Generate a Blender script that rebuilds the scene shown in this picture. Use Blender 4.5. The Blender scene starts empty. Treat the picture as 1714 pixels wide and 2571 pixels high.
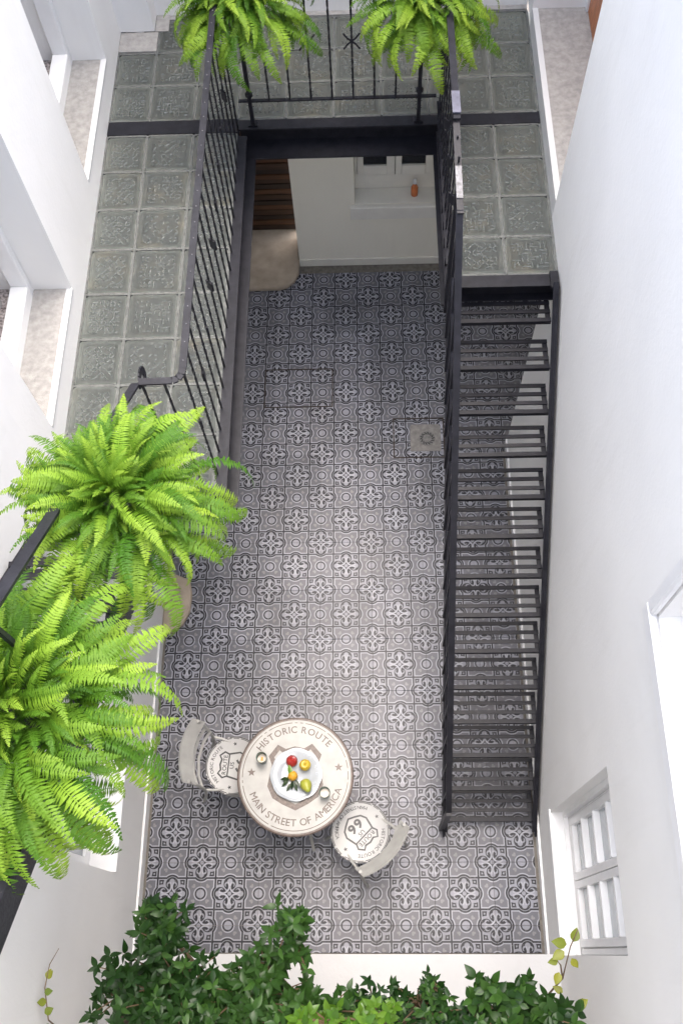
import bpy, bmesh, math, random
from mathutils import Matrix, Vector
random.seed(7)
PI = math.pi; R = math.radians
scene = bpy.context.scene
C = scene.collection
U = 0.2            # one pattern cell of the floor tiles = 0.2 m; most layout numbers below are in cells

# ------------------------------------------------------------------ camera, sky, sun, exposure
cam_data = bpy.data.cameras.new('camera'); cam = bpy.data.objects.new('camera', cam_data); C.objects.link(cam)
cam_data.sensor_fit = 'VERTICAL'; cam_data.sensor_height = 36.0; cam_data.lens = 33.535
cam_data.clip_start = 0.05; cam_data.clip_end = 500
cam.matrix_world = (Matrix.Translation((1.1028*U, -25.854*U, 34.945*U)) @ Matrix.Rotation(R(4.5478), 4, 'Z')
                    @ Matrix.Rotation(R(24.9196), 4, 'X') @ Matrix.Rotation(R(-4.9427), 4, 'Z'))
scene.camera = cam
world = bpy.data.worlds.new('World'); scene.world = world; world.use_nodes = True
wn = world.node_tree.nodes; wl = world.node_tree.links
sky = wn.new('ShaderNodeTexSky'); sky.sky_type = 'NISHITA'; sky.sun_disc = False
SUN_EL, SUN_AZ = R(76), R(25)          # azimuth measured from +Y towards +X
sky.sun_elevation = SUN_EL; sky.sun_rotation = SUN_AZ
sky.air_density = 1.0; sky.dust_density = 4.0; sky.ozone_density = 1.0
wl.new(sky.outputs[0], wn['Background'].inputs['Color']); wn['Background'].inputs['Strength'].default_value = 0.125
sun_data = bpy.data.lights.new('sun', 'SUN'); sun = bpy.data.objects.new('sun', sun_data); C.objects.link(sun)
sun_data.energy = 1.0; sun_data.angle = R(60); sun_data.color = (1.0, 0.96, 0.90)
sd = Vector((math.cos(SUN_EL)*math.sin(SUN_AZ), math.cos(SUN_EL)*math.cos(SUN_AZ), math.sin(SUN_EL)))
sun.rotation_euler = sd.to_track_quat('Z', 'Y').to_euler(); sun.location = (0, -2, 9)
scene.view_settings.view_transform = 'Standard'; scene.view_settings.look = 'None'
scene.view_settings.gamma = 1.0; scene.view_settings.exposure = 2.35

# ------------------------------------------------------------------ materials
def nodemat(name):
    m = bpy.data.materials.new(name); m.use_nodes = True
    return m, m.node_tree.nodes, m.node_tree.links, m.node_tree.nodes['Principled BSDF']
def lin(c): return tuple(c) + (1.0,)
class X:                                   # tiny arithmetic layer over Math nodes
    nt = None
    def __init__(s, v): s.v = v
    @staticmethod
    def op(o, *a, clamp=False):
        n = X.nt.nodes.new('ShaderNodeMath'); n.operation = o; n.use_clamp = clamp
        for i, q in enumerate(a):
            q = q.v if isinstance(q, X) else q
            if isinstance(q, (int, float)): n.inputs[i].default_value = q
            else: X.nt.links.new(q, n.inputs[i])
        return X(n.outputs[0])
    def __add__(s, o): return X.op('ADD', s, o)
    __radd__ = __add__
    def __sub__(s, o): return X.op('SUBTRACT', s, o)
    def __rsub__(s, o): return X.op('SUBTRACT', o, s)
    def __mul__(s, o): return X.op('MULTIPLY', s, o)
    __rmul__ = __mul__
    def __truediv__(s, o): return X.op('DIVIDE', s, o)
def xmax(a, b): return X.op('MAXIMUM', a, b)
def xmin(a, b): return X.op('MINIMUM', a, b)
def xabs(a): return X.op('ABSOLUTE', a)
def xlen(a, b): return X.op('SQRT', a*a + b*b)
def inside(d, soft=0.035): return X.op('MULTIPLY_ADD', d, -1.0/soft, 0.5, clamp=True)
def mixc(nt, fac, a, b):
    n = nt.nodes.new('ShaderNodeMix'); n.data_type = 'RGBA'
    f = fac.v if isinstance(fac, X) else fac
    if isinstance(f, (int, float)): n.inputs[0].default_value = f
    else: nt.links.new(f, n.inputs[0])
    for q, i in ((a, 6), (b, 7)):
        if isinstance(q, tuple): n.inputs[i].default_value = lin(q)
        else: nt.links.new(q, n.inputs[i])
    return n.outputs[2]
def noise(nt, scale, detail=3, rough=.55, coord='pos', stretch=None):
    n = nt.nodes.new('ShaderNodeTexNoise'); n.inputs['Scale'].default_value = scale
    n.inputs['Detail'].default_value = detail; n.inputs['Roughness'].default_value = rough
    if coord == 'pos': src = nt.nodes.new('ShaderNodeNewGeometry').outputs['Position']
    else: src = nt.nodes.new('ShaderNodeTexCoord').outputs['Object']
    if stretch:
        mp = nt.nodes.new('ShaderNodeMapping'); mp.inputs['Scale'].default_value = stretch
        nt.links.new(src, mp.inputs[0]); src = mp.outputs[0]
    nt.links.new(src, n.inputs['Vector']); return n.outputs['Fac']
def ramp(nt, fac, p0, p1, c0=(0, 0, 0), c1=(1, 1, 1)):
    n = nt.nodes.new('ShaderNodeValToRGB'); e = n.color_ramp.elements
    e[0].position = p0; e[1].position = p1; e[0].color = lin(c0); e[1].color = lin(c1)
    nt.links.new(fac, n.inputs[0]); return n.outputs[0]
def bump(nt, bsdf, h, strength=.3, dist=.005):
    n = nt.nodes.new('ShaderNodeBump'); n.inputs['Strength'].default_value = strength; n.inputs['Distance'].default_value = dist
    nt.links.new(h, n.inputs['Height']); nt.links.new(n.outputs[0], bsdf.inputs['Normal'])
def simple(name, col, rough=.5, var=.12, scale=20, bmp=0.0, metal=0.0, spec=.5, col2=None, coord='pos', stretch=None, bscale=None):
    m, n, l, b = nodemat(name); nt = m.node_tree
    f = noise(nt, scale, coord=coord, stretch=stretch)
    c2 = col2 if col2 else tuple(min(1, q*(1+var)) for q in col); c1 = col if col2 else tuple(q*(1-var) for q in col)
    l.new(ramp(nt, f, .3, .7, c1, c2), b.inputs['Base Color'])
    b.inputs['Roughness'].default_value = rough; b.inputs['Metallic'].default_value = metal
    b.inputs['Specular IOR Level'].default_value = spec
    if bmp: bump(nt, b, noise(nt, bscale or scale*3, 6, coord=coord, stretch=stretch), bmp)
    return m
def leafmat(name, c1, c2, trans=.35, rough=.45, spec=.4, tip=None):
    m, n, l, b = nodemat(name); nt = m.node_tree
    info = nt.nodes.new('ShaderNodeObjectInfo')
    nz = noise(nt, 9, 3)
    mix = nt.nodes.new('ShaderNodeMath'); mix.operation = 'MULTIPLY_ADD'; mix.inputs[1].default_value = .6
    l.new(info.outputs['Random'], mix.inputs[0])
    m2 = nt.nodes.new('ShaderNodeMath'); m2.operation = 'MULTIPLY'; m2.inputs[1].default_value = .4; l.new(nz, m2.inputs[0]); l.new(m2.outputs[0], mix.inputs[2])
    col = ramp(nt, mix.outputs[0], .15, .85, c1, c2)
    if tip:                                # young tips of the fronds are paler
        tc = nt.nodes.new('ShaderNodeTexCoord'); vl = nt.nodes.new('ShaderNodeVectorMath'); vl.operation = 'LENGTH'
        l.new(tc.outputs['Object'], vl.inputs[0]); X.nt = nt
        col = mixc(nt, X(ramp(nt, vl.outputs['Value'], .12, .42))*X(ramp(nt, info.outputs['Random'], .05, .75))*.8, col, tip)
    l.new(col, b.inputs['Base Color']); b.inputs['Roughness'].default_value = rough; b.inputs['Specular IOR Level'].default_value = spec
    t = nt.nodes.new('ShaderNodeBsdfTranslucent'); hs = nt.nodes.new('ShaderNodeHueSaturation'); hs.inputs['Value'].default_value = 1.15
    hs.inputs['Hue'].default_value = .485
    l.new(col, hs.inputs['Color']); l.new(hs.outputs[0], t.inputs[0])
    ms = nt.nodes.new('ShaderNodeMixShader'); ms.inputs[0].default_value = trans
    l.new(b.outputs[0], ms.inputs[1]); l.new(t.outputs[0], ms.inputs[2]); l.new(ms.outputs[0], nt.nodes['Material Output'].inputs[0])
    return m

def tile_material():
    m, n, l, b = nodemat('patterned_tile'); nt = m.node_tree; X.nt = nt
    tc = n.new('ShaderNodeTexCoord'); sp = n.new('ShaderNodeSeparateXYZ'); l.new(tc.outputs['Object'], sp.inputs[0])
    u0 = xabs(X(sp.outputs[0])*10.0); v0 = xabs(X(sp.outputs[1])*10.0)
    s = X.op('GREATER_THAN', u0+v0, 2.0)
    u1 = u0 + s*(2.0-2.0*u0); v1 = v0 + s*(2.0-2.0*v0)
    u = xmax(u1, v1); v = xmin(u1, v1)
    lobe = xlen(u-.64, v)-.52; S = xmin(u-1.0, lobe)
    WHITE, LIGHT, MID, DARK = (.375, .386, .436), (.272, .280, .322), (.134, .136, .158), (.012, .013, .019)
    col = mixc(nt, inside(xabs(S)-.135), MID, WHITE)                       # pale outline of the flower
    # hearts and ring of the plain cell
    rc = xlen(u-2.0, v)
    col = mixc(nt, inside(rc-.46), col, WHITE); col = mixc(nt, inside(rc-.385), col, DARK); col = mixc(nt, inside(rc-.275), col, LIGHT)
    heart = xmin(xlen(u-1.45, v-.45)-.075, xlen(u-1.54, v-.42)-.06)
    col = mixc(nt, inside(heart), col, (.235, .235, .25))
    # inside of the flower
    col = mixc(nt, inside(S+.10), col, LIGHT)
    leaf = xmax(u-.885, .075-lobe); lin_ = xmax(u-.785, .16-lobe)
    edge = inside(leaf)*inside(lin_*-1.0)*inside(1.12-(u+v))
    col = mixc(nt, edge, col, DARK)
    P = xlen(u-.645, v)-.425
    col = mixc(nt, inside(P), col, DARK)
    stem = xmax(v-(u-.34)*.42, u-.62)
    T = xmin(xmin(xlen(u-.775, v)-.185, xlen(u-.59, v-.18)-.175), stem)
    col = mixc(nt, inside(T), col, LIGHT)
    # crossing bands and concave star at the centre
    dg = xlen(u-.45, v-.45); near = inside((u+v)-.86)
    col = mixc(nt, near*inside(xabs(dg-.285)-.09)*inside(.10-(u-v)), col, DARK)
    col = mixc(nt, near*inside(xabs(dg-.415)-.05), col, WHITE)
    col = mixc(nt, inside(xmax(.465-dg, (u+v)-.45)), col, DARK)
    col = mixc(nt, inside(xlen(u, v)-.135), col, LIGHT)
    col = mixc(nt, inside(xabs(S)-.062), col, DARK)
    # worn ink, speckle and grime
    f = noise(nt, 55, 3, .7); g = noise(nt, 2.2, 3, .6); h = noise(nt, 420, 1, .5)
    col = mixc(nt, ramp(nt, f, .55, .78), col, (.17, .165, .165))
    gr = n.new('ShaderNodeMix'); gr.data_type = 'RGBA'; gr.blend_type = 'MULTIPLY'; gr.inputs[0].default_value = 1
    l.new(col, gr.inputs[6]); l.new(ramp(nt, g, .25, .75, (.84, .82, .80), (1.05, 1.05, 1.06)), gr.inputs[7])
    g2 = n.new('ShaderNodeMix'); g2.data_type = 'RGBA'; g2.blend_type = 'MULTIPLY'; g2.inputs[0].default_value = 1
    l.new(gr.outputs[2], g2.inputs[6]); l.new(ramp(nt, h, .3, .7, (.86, .86, .86), (1.1, 1.1, 1.1)), g2.inputs[7])
    info = n.new('ShaderNodeObjectInfo')
    g3 = n.new('ShaderNodeMix'); g3.data_type = 'RGBA'; g3.blend_type = 'MULTIPLY'; g3.inputs[0].default_value = 1
    l.new(g2.outputs[2], g3.inputs[6]); l.new(ramp(nt, info.outputs['Random'], 0, 1, (.83, .83, .83), (1.09, 1.08, 1.07)), g3.inputs[7])
    l.new(g3.outputs[2], b.inputs['Base Color'])
    l.new(ramp(nt, f, .3, .7, (.30,)*3, (.46,)*3), b.inputs['Roughness']); b.inputs['Specular IOR Level'].default_value = .28
    return m

def glass_material():
    m, n, l, b = nodemat('moulded_glass'); nt = m.node_tree; X.nt = nt
    tc = n.new('ShaderNodeTexCoord'); info = n.new('ShaderNodeObjectInfo')
    add = n.new('ShaderNodeVectorMath'); add.operation = 'ADD'
    cb = n.new('ShaderNodeCombineXYZ'); mm = n.new('ShaderNodeMath'); mm.operation = 'MULTIPLY'; mm.inputs[1].default_value = 37
    l.new(info.outputs['Random'], mm.inputs[0]); l.new(mm.outputs[0], cb.inputs[0]); l.new(mm.outputs[0], cb.inputs[1])
    l.new(tc.outputs['Object'], add.inputs[0]); l.new(cb.outputs[0], add.inputs[1])
    vo = n.new('ShaderNodeTexVoronoi'); vo.feature = 'DISTANCE_TO_EDGE'; vo.inputs['Scale'].default_value = 42
    l.new(add.outputs[0], vo.inputs['Vector'])
    vo2 = n.new('ShaderNodeTexVoronoi'); vo2.feature = 'SMOOTH_F1'; vo2.inputs['Scale'].default_value = 62; l.new(add.outputs[0], vo2.inputs['Vector'])
    nz = n.new('ShaderNodeTexNoise'); nz.inputs['Scale'].default_value = 26; nz.inputs['Detail'].default_value = 5; nz.inputs['Distortion'].default_value = 2.2
    l.new(add.outputs[0], nz.inputs['Vector'])
    nb = n.new('ShaderNodeTexNoise'); nb.inputs['Scale'].default_value = 7; nb.inputs['Detail'].default_value = 3; l.new(add.outputs[0], nb.inputs['Vector'])
    ridge = ramp(nt, vo.outputs['Distance'], .015, .07, (1, 1, 1), (0, 0, 0))
    glint = ramp(nt, vo2.outputs['Distance'], .10, .22, (1, 1, 1), (0, 0, 0))
    base = ramp(nt, nz.outputs['Fac'], .28, .72, (.064, .074, .070), (.20, .215, .207))
    warm = mixc(nt, X(ramp(nt, nb.outputs['Fac'], .48, .72))*X(ramp(nt, info.outputs['Random'], .2, .8)), base, (.26, .225, .155))
    col = mixc(nt, X(glint)*X(ramp(nt, nb.outputs['Fac'], .35, .6))*.4, mixc(nt, X(ridge)*.40, warm, (.26, .29, .27)), (.40, .44, .42))  # pale lines and dots painted in as glints on the moulding
    l.new(col, b.inputs['Base Color'])
    b.inputs['Roughness'].default_value = .10; b.inputs['IOR'].default_value = 1.5; b.inputs['Specular IOR Level'].default_value = .6
    hgt = X(ridge)*1.0 + X(vo2.outputs['Distance'])*1.4 + X(nz.outputs['Fac'])*1.6
    bump(nt, b, hgt.v, 1.0, .008)
    tl = n.new('ShaderNodeBsdfTranslucent'); tl.inputs[0].default_value = (.86, .885, .84, 1)
    ms = n.new('ShaderNodeMixShader'); ms.inputs[0].default_value = .62
    l.new(b.outputs[0], ms.inputs[1]); l.new(tl.outputs[0], ms.inputs[2]); l.new(ms.outputs[0], n['Material Output'].inputs[0])
    return m

def wall_material(name, col=(.845, .838, .82)):
    m, n, l, b = nodemat(name); nt = m.node_tree
    f = noise(nt, 1.1, 3, .6); g = noise(nt, 14, 3, .6); st = noise(nt, 3.5, 3, .65, stretch=(2.2, 2.2, .25))
    c = ramp(nt, f, .25, .75, tuple(q*.95 for q in col), tuple(min(.88, q*1.035) for q in col))
    c2 = mixc(nt, X(ramp(nt, st, .55, .82))*.22, c, tuple(q*.80 for q in (col[0], col[1]*.985, col[2]*.95)))
    l.new(c2, b.inputs['Base Color']); b.inputs['Roughness'].default_value = .8; b.inputs['Specular IOR Level'].default_value = .25
    bm_ = noise(nt, 45, 3, .6); mx = n.new('ShaderNodeMath'); mx.operation = 'ADD'; l.new(bm_, mx.inputs[0]); l.new(g, mx.inputs[1])
    bump(nt, b, mx.outputs[0], .22, .006); return m
X.nt = None
def steel_material():
    m, n, l, b = nodemat('black_paint'); nt = m.node_tree; X.nt = nt
    f = noise(nt, 18, 5, .65); g = noise(nt, 90, 4, .7)
    c = ramp(nt, f, .3, .72, (.010, .010, .013), (.022, .022, .028))
    chip = X(ramp(nt, g, .70, .76))*X(ramp(nt, f, .5, .62))
    l.new(mixc(nt, chip, c, (.13, .12, .11)), b.inputs['Base Color'])
    l.new(ramp(nt, g, .3, .7, (.30,)*3, (.50,)*3), b.inputs['Roughness']); b.inputs['Specular IOR Level'].default_value = .2
    bump(nt, b, noise(nt, 60, 4), .12, .002); return m
M = {}
X.nt = None
M['tile'] = tile_material(); M['glass'] = glass_material(); M['steel'] = steel_material()
def _w(*a):
    m = bpy.data.materials.new('tmp'); m.use_nodes = True; X.nt = m.node_tree; bpy.data.materials.remove(m)
def mk_wall(name, *a):
    # wall_material uses the arithmetic layer on its own tree
    orig = nodemat
    def nm(nme):
        r = orig(nme); X.nt = r[0].node_tree; return r
    globals()['nodemat'] = nm; w = wall_material(name, *a); globals()['nodemat'] = orig; return w
M['wall'] = mk_wall('white_plaster'); M['wall_cream'] = mk_wall('cream_plaster', (.82, .79, .69))
M['kerb'] = mk_wall('sill_plaster', (.62, .62, .615))
M['white'] = simple('white_gloss_paint', (.80, .80, .80), .35, .03, 8, .05)
M['cream_paint'] = simple('cream_gloss_paint', (.74, .72, .66), .4, .04, 8, .05)
M['grout'] = simple('grout', (.16, .145, .125), .9, .25, 30, .3)
M['mortar'] = simple('grey_mortar', (.12, .125, .118), .85, .3, 40, .4)
M['concrete'] = simple('pale_concrete', (.335, .32, .30), .9, .18, 26, .5, bscale=160)
M['step'] = simple('brown_concrete', (.36, .30, .235), .85, .16, 9, .3, bscale=90)
M['pebble'] = simple('speckled_stone', (.07, .055, .055), .7, 0, 60, .4, col2=(.62, .55, .52))
M['wood_dark'] = simple('dark_wood', (.030, .015, .008), .5, .5, 6, .3, stretch=(1, 8, 8), bscale=40)
M['wood_orange'] = simple('varnished_wood', (.42, .13, .03), .35, .3, 5, .2, stretch=(8, 8, 1), bscale=40)
M['pane'] = simple('window_glass', (.012, .013, .015), .05, .3, 3, 0, spec=.6)
M['pane_pale'] = simple('pale_glass', (.30, .335, .355), .06, .2, 5, 0, spec=.7)  # pale grey-blue pane colour with slight mottling
M['cream'] = simple('cream_enamel', (.33, .327, .308), .4, .10, 12, .06)
M['enamel'] = simple('white_enamel', (.345, .345, .34), .35, .07, 10, .05)
M['taupe'] = simple('worn_taupe_print', (.075, .055, .047), .45, .35, 60, .05, col2=(.15, .115, .098))
M['ink'] = simple('black_print', (.020, .020, .022), .45, .3, 40)
M['porcelain'] = simple('porcelain', (.36, .385, .41), .12, .06, 10)
M['grey_print'] = simple('grey_blue_print', (.42, .47, .54), .25, .25, 90)
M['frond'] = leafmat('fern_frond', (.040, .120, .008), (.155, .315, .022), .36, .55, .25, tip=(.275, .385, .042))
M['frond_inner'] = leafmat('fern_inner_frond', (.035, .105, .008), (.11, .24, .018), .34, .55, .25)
M['frond_stem'] = simple('frond_stem', (.12, .16, .03), .6)
M['leaf'] = leafmat('shrub_leaf', (.008, .031, .006), (.044, .105, .018), .18, .36, .28)
M['leaf_bright'] = leafmat('bright_leaf', (.045, .125, .010), (.12, .23, .02), .3, .35, .5)
M['leaf_yellow'] = leafmat('yellowing_leaf', (.10, .17, .015), (.30, .30, .03), .3, .4, .4)
M['twig'] = simple('twig_bark', (.16, .105, .06), .8, .3, 40)
M['soil'] = simple('soil', (.035, .026, .018), .95, .4, 30, .6)
M['pot'] = simple('black_plastic_pot', (.02, .02, .02), .5)
M['wire'] = simple('wire', (.03, .03, .03), .4)

# ------------------------------------------------------------------ mesh helpers
class MB:
    def __init__(s, k=U): s.k = k; s.v = []; s.f = []; s.smooth = False
    def add(s, vs, fs):
        o = len(s.v); s.v += [tuple(q*s.k for q in p) for p in vs]; s.f += [tuple(i+o for i in f) for f in fs]; return s
    def box(s, x0, x1, y0, y1, z0, z1):
        return s.add([(x0, y0, z0), (x1, y0, z0), (x1, y1, z0), (x0, y1, z0), (x0, y0, z1), (x1, y0, z1), (x1, y1, z1), (x0, y1, z1)],
                     [(0, 3, 2, 1), (4, 5, 6, 7), (0, 1, 5, 4), (1, 2, 6, 5), (2, 3, 7, 6), (3, 0, 4, 7)])
    def bar(s, p, q, w, h, up=(0, 0, 1)):
        p = Vector(p); q = Vector(q); d = (q-p).normalized(); u = Vector(up)
        sx = d.cross(u)
        if sx.length < 1e-4: sx = d.cross(Vector((0, 1, 0)))
        sx.normalize(); u = sx.cross(d).normalized(); a = sx*w/2; b = u*h/2
        vs = [p-a-b, p+a-b, p+a+b, p-a+b, q-a-b, q+a-b, q+a+b, q-a+b]
        return s.add(vs, [(0, 3, 2, 1), (4, 5, 6, 7), (0, 1, 5, 4), (1, 2, 6, 5), (2, 3, 7, 6), (3, 0, 4, 7)])
    def tube(s, pts, r, n=8, cap=True):
        pts = [Vector(p) for p in pts]; rr = r if isinstance(r, (list, tuple)) else [r]*len(pts); vs = []; fs = []
        ref = Vector((.13, .31, .94))
        for i, p in enumerate(pts):
            d = (pts[min(i+1, len(pts)-1)]-pts[max(i-1, 0)]).normalized()
            a = d.cross(ref)
            if a.length < .1: a = d.cross(Vector((1, 0, 0)))
            a.normalize(); b = d.cross(a)
            vs += [p+(a*math.cos(2*PI*k/n)+b*math.sin(2*PI*k/n))*rr[i] for k in range(n)]
        for i in range(len(pts)-1):
            for k in range(n): fs.append((i*n+k, i*n+(k+1) % n, (i+1)*n+(k+1) % n, (i+1)*n+k))
        if cap: fs.append(tuple(range(n))[::-1]); fs.append(tuple((len(pts)-1)*n+k for k in range(n)))
        s.smooth = True; return s.add(vs, fs)
    def lathe(s, prof, n=40, c=(0, 0, 0), fn=None):
        vs = []; fs = []; m = len(prof)
        for k in range(n):
            a = 2*PI*k/n
            for (r, z) in prof:
                q = r*(fn(a, r) if fn else 1); vs.append((c[0]+q*math.cos(a), c[1]+q*math.sin(a), c[2]+z))
        for k in range(n):
            for i in range(m-1): fs.append((k*m+i, ((k+1) % n)*m+i, ((k+1) % n)*m+i+1, k*m+i+1))
        s.smooth = True; return s.add(vs, fs)
    def prism(s, poly, z0, z1):
        n = len(poly)
        return s.add([(x, y, z0) for x, y in poly]+[(x, y, z1) for x, y in poly],
                     [tuple(range(n))[::-1], tuple(range(n, 2*n))]+[(i, (i+1) % n, n+(i+1) % n, n+i) for i in range(n)])
    def mesh(s, name, mat, org=(0, 0, 0)):
        me = bpy.data.meshes.new(name); me.from_pydata([tuple(a-b for a, b in zip(v, org)) for v in s.v], [], s.f); me.update()
        if isinstance(mat, str): mat = M[mat]
        if mat: me.materials.append(mat)
        if s.smooth:
            for p in me.polygons: p.use_smooth = True
            try: me.set_sharp_from_angle(angle=R(40))
            except Exception: pass
        return me
    def build(s, name, mat, parent=None, bevel=0, org=None):
        o0 = world_loc(parent) if org is None else org
        o = bpy.data.objects.new(name, s.mesh(name, mat, o0)); C.objects.link(o); o.parent = parent
        if org is not None: o.location = tuple(a-b for a, b in zip(org, world_loc(parent)))
        if bevel:
            md = o.modifiers.new('bevel', 'BEVEL'); md.width = bevel; md.segments = 1; md.limit_method = 'ANGLE'; md.angle_limit = R(50)
        return o
LOC = {}
def world_loc(o):
    p = (0, 0, 0)
    while o is not None:
        p = tuple(a+b for a, b in zip(p, o.location)); o = o.parent
    return p
def tag(o, label=None, cat=None, group=None, kind=None):
    for k_, v_ in (('label', label), ('category', cat), ('group', group), ('kind', kind)):
        if v_: o[k_] = v_
    return o
def thing(name, label, cat, loc=(0, 0, 0), rz=0, group=None, k=U):
    o = bpy.data.objects.new(name, None); o.empty_display_size = .1; C.objects.link(o)
    o.location = tuple(q*k for q in loc); o.rotation_euler = (0, 0, rz); return tag(o, label, cat, group)
def place(name, mesh, parent, loc=(0, 0, 0), rot=(0, 0, 0), sc=1.0):
    o = bpy.data.objects.new(name, mesh); C.objects.link(o); o.parent = parent
    o.location = loc; o.rotation_euler = rot; o.scale = (sc,)*3 if isinstance(sc, (int, float)) else sc; return o
def slab(axis, lo, hi, a0, a1, z0, z1, holes):
    """wall slab perpendicular to axis ('x' or 'y') between lo and hi, spanning a0..a1 and z0..z1, with rectangular holes (a0,a1,z0,z1)"""
    As = sorted({a0, a1, *[q for h in holes for q in h[:2] if a0 < q < a1]}); Zs = sorted({z0, z1, *[q for h in holes for q in h[2:] if z0 < q < z1]})
    def solid(i, j):
        if i < 0 or j < 0 or i >= len(As)-1 or j >= len(Zs)-1: return False
        ca = (As[i]+As[i+1])/2; cz = (Zs[j]+Zs[j+1])/2
        return not any(h[0] < ca < h[1] and h[2] < cz < h[3] for h in holes)
    mb = MB()
    def P(d, a, z): return (d, a, z) if axis == 'x' else (a, d, z)
    for i in range(len(As)-1):
        for j in range(len(Zs)-1):
            if not solid(i, j): continue
            A, B, c, d = As[i], As[i+1], Zs[j], Zs[j+1]
            for D in (lo, hi): mb.add([P(D, A, c), P(D, B, c), P(D, B, d), P(D, A, d)], [(0, 1, 2, 3)])
            for (ni, nj, e) in ((i-1, j, (A, c, A, d)), (i+1, j, (B, c, B, d)), (i, j-1, (A, c, B, c)), (i, j+1, (A, d, B, d))):
                if not solid(ni, nj): mb.add([P(lo, e[0], e[1]), P(hi, e[0], e[1]), P(hi, e[2], e[3]), P(lo, e[2], e[3])], [(0, 1, 2, 3)])
    return mb

# lettering: glyph meshes from the built-in font
_gl = {}
LET = [None, None]
def put_letter(vs, fs, mb):
    if LET[0] is None: mb.add(vs, fs); return
    q = MB(1); q.add(vs, fs); loc_part('letter', q, LET[1], LET[0])
def glyph(ch, bold=0.0):
    if (ch, bold) in _gl: return _gl[(ch, bold)]
    cu = bpy.data.curves.new('glyph', 'FONT'); cu.body = ch; cu.size = 1; cu.resolution_u = 3; cu.offset = 0.0 if ch in 'MNWAVK' else bold
    ob = bpy.data.objects.new('glyph', cu); C.objects.link(ob); bpy.context.view_layer.update()
    me = bpy.data.meshes.new_from_object(ob.evaluated_get(bpy.context.evaluated_depsgraph_get()))
    vs = [tuple(v.co) for v in me.vertices]; fs = [tuple(p.vertices) for p in me.polygons]
    x0 = min([v[0] for v in vs], default=0); x1 = max([v[0] for v in vs], default=.3)
    bpy.data.meshes.remove(me); bpy.data.objects.remove(ob); bpy.data.curves.remove(cu)
    
    if bold and ch in 'MNWAVK':                       # heavier stroke by a second, slightly shifted layer
        n_ = len(vs); fs = fs+[tuple(i+n_ for i in f) for f in fs]; vs = [(v[0]-bold, v[1], 0) for v in vs]+[(v[0]+bold, v[1], .004) for v in vs]
    _gl[(ch, bold)] = ([(v[0]-x0, v[1], v[2] if len(v) > 2 else 0) for v in vs], fs, (x1-x0) if vs else .28); return _gl[(ch, bold)]
def arc_text(mb, txt, r, a0, a1, size, z, bottom=False, bold=0.0, drop=()):
    """letters spread between angles a0 and a1 (radians) on radius r (baseline)"""
    ws = [glyph(c_, bold)[2] if c_ != ' ' else .25 for c_ in txt]; tot = sum(ws[1:-1])+ws[0]/2+ws[-1]/2; gap_n = len(txt)-1
    span = abs(a1-a0)*r; gap = (span/size-tot)/gap_n; pos = 0; sgn = 1 if bottom else -1
    for i, c_ in enumerate(txt):
        if i: pos += ws[i-1]/2+gap+ws[i]/2
        a = a0+sgn*pos*size/r
        if c_ == ' ' or i in drop: continue
        vs, fs, w = glyph(c_, bold); rot = a-PI/2 if not bottom else a+PI/2
        cx, cy = r*math.cos(a), r*math.sin(a); co, si = math.cos(rot), math.sin(rot)
        put_letter([(cx+((x-w/2)*co-y*si)*size, cy+((x-w/2)*si+y*co)*size, z+dz*size) for x, y, dz in vs], fs, mb)
def line_text(mb, txt, cx, cy, size, z, bold=0.0, sx=1.0, track=.08):
    ws = [glyph(c_, bold)[2] for c_ in txt]; tot = sum(ws)+track*(len(txt)-1); x = -tot/2
    for c_, w in zip(txt, ws):
        vs, fs, _ = glyph(c_, bold); put_letter([(cx+(x+vx)*size*sx, cy+(vy-.35)*size, z+dz*size) for vx, vy, dz in vs], fs, mb); x += w+track
def star(mb, cx, cy, r, z, rot=0):
    pts = [(cx+(r if i % 2 == 0 else r*.42)*math.cos(PI/2+rot+i*PI/5), cy+(r if i % 2 == 0 else r*.42)*math.sin(PI/2+rot+i*PI/5), z) for i in range(10)]
    mb.add(pts+[(cx, cy, z)], [(i, (i+1) % 10, 10) for i in range(10)])
def strip(mb, pts, w, z, closed=True):
    n = len(pts); vs = []; P_ = [Vector(p) for p in pts]
    for i, p in enumerate(P_):
        a = P_[(i-1) % n] if closed or i else p; b = P_[(i+1) % n] if closed or i < n-1 else p
        d = (b-a).normalized(); nr = Vector((-d.y, d.x)); vs += [(p.x+nr.x*w/2, p.y+nr.y*w/2, z), (p.x-nr.x*w/2, p.y-nr.y*w/2, z)]
    mb.add(vs, [(2*i, 2*i+1, (2*((i+1) % n))+1, 2*((i+1) % n)) for i in range(n if closed else n-1)])
def ring(mb, r0, r1, z, n=72, gaps=()):
    for k in range(n):
        if k in gaps: continue
        a, b = 2*PI*k/n, 2*PI*(k+1)/n
        mb.add([(r0*math.cos(a), r0*math.sin(a), z), (r1*math.cos(a), r1*math.sin(a), z), (r1*math.cos(b), r1*math.sin(b), z), (r0*math.cos(b), r0*math.sin(b), z)], [(0, 1, 2, 3)])
SHIELD = [(0, .46), (.17, .42), (.29, .50), (.42, .34), (.36, .20), (.40, .02), (.44, -.16), (.36, -.34), (.20, -.44), (0, -.54)]
SHIELD = SHIELD+[(-x, y) for x, y in SHIELD[-2:0:-1]]

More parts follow.
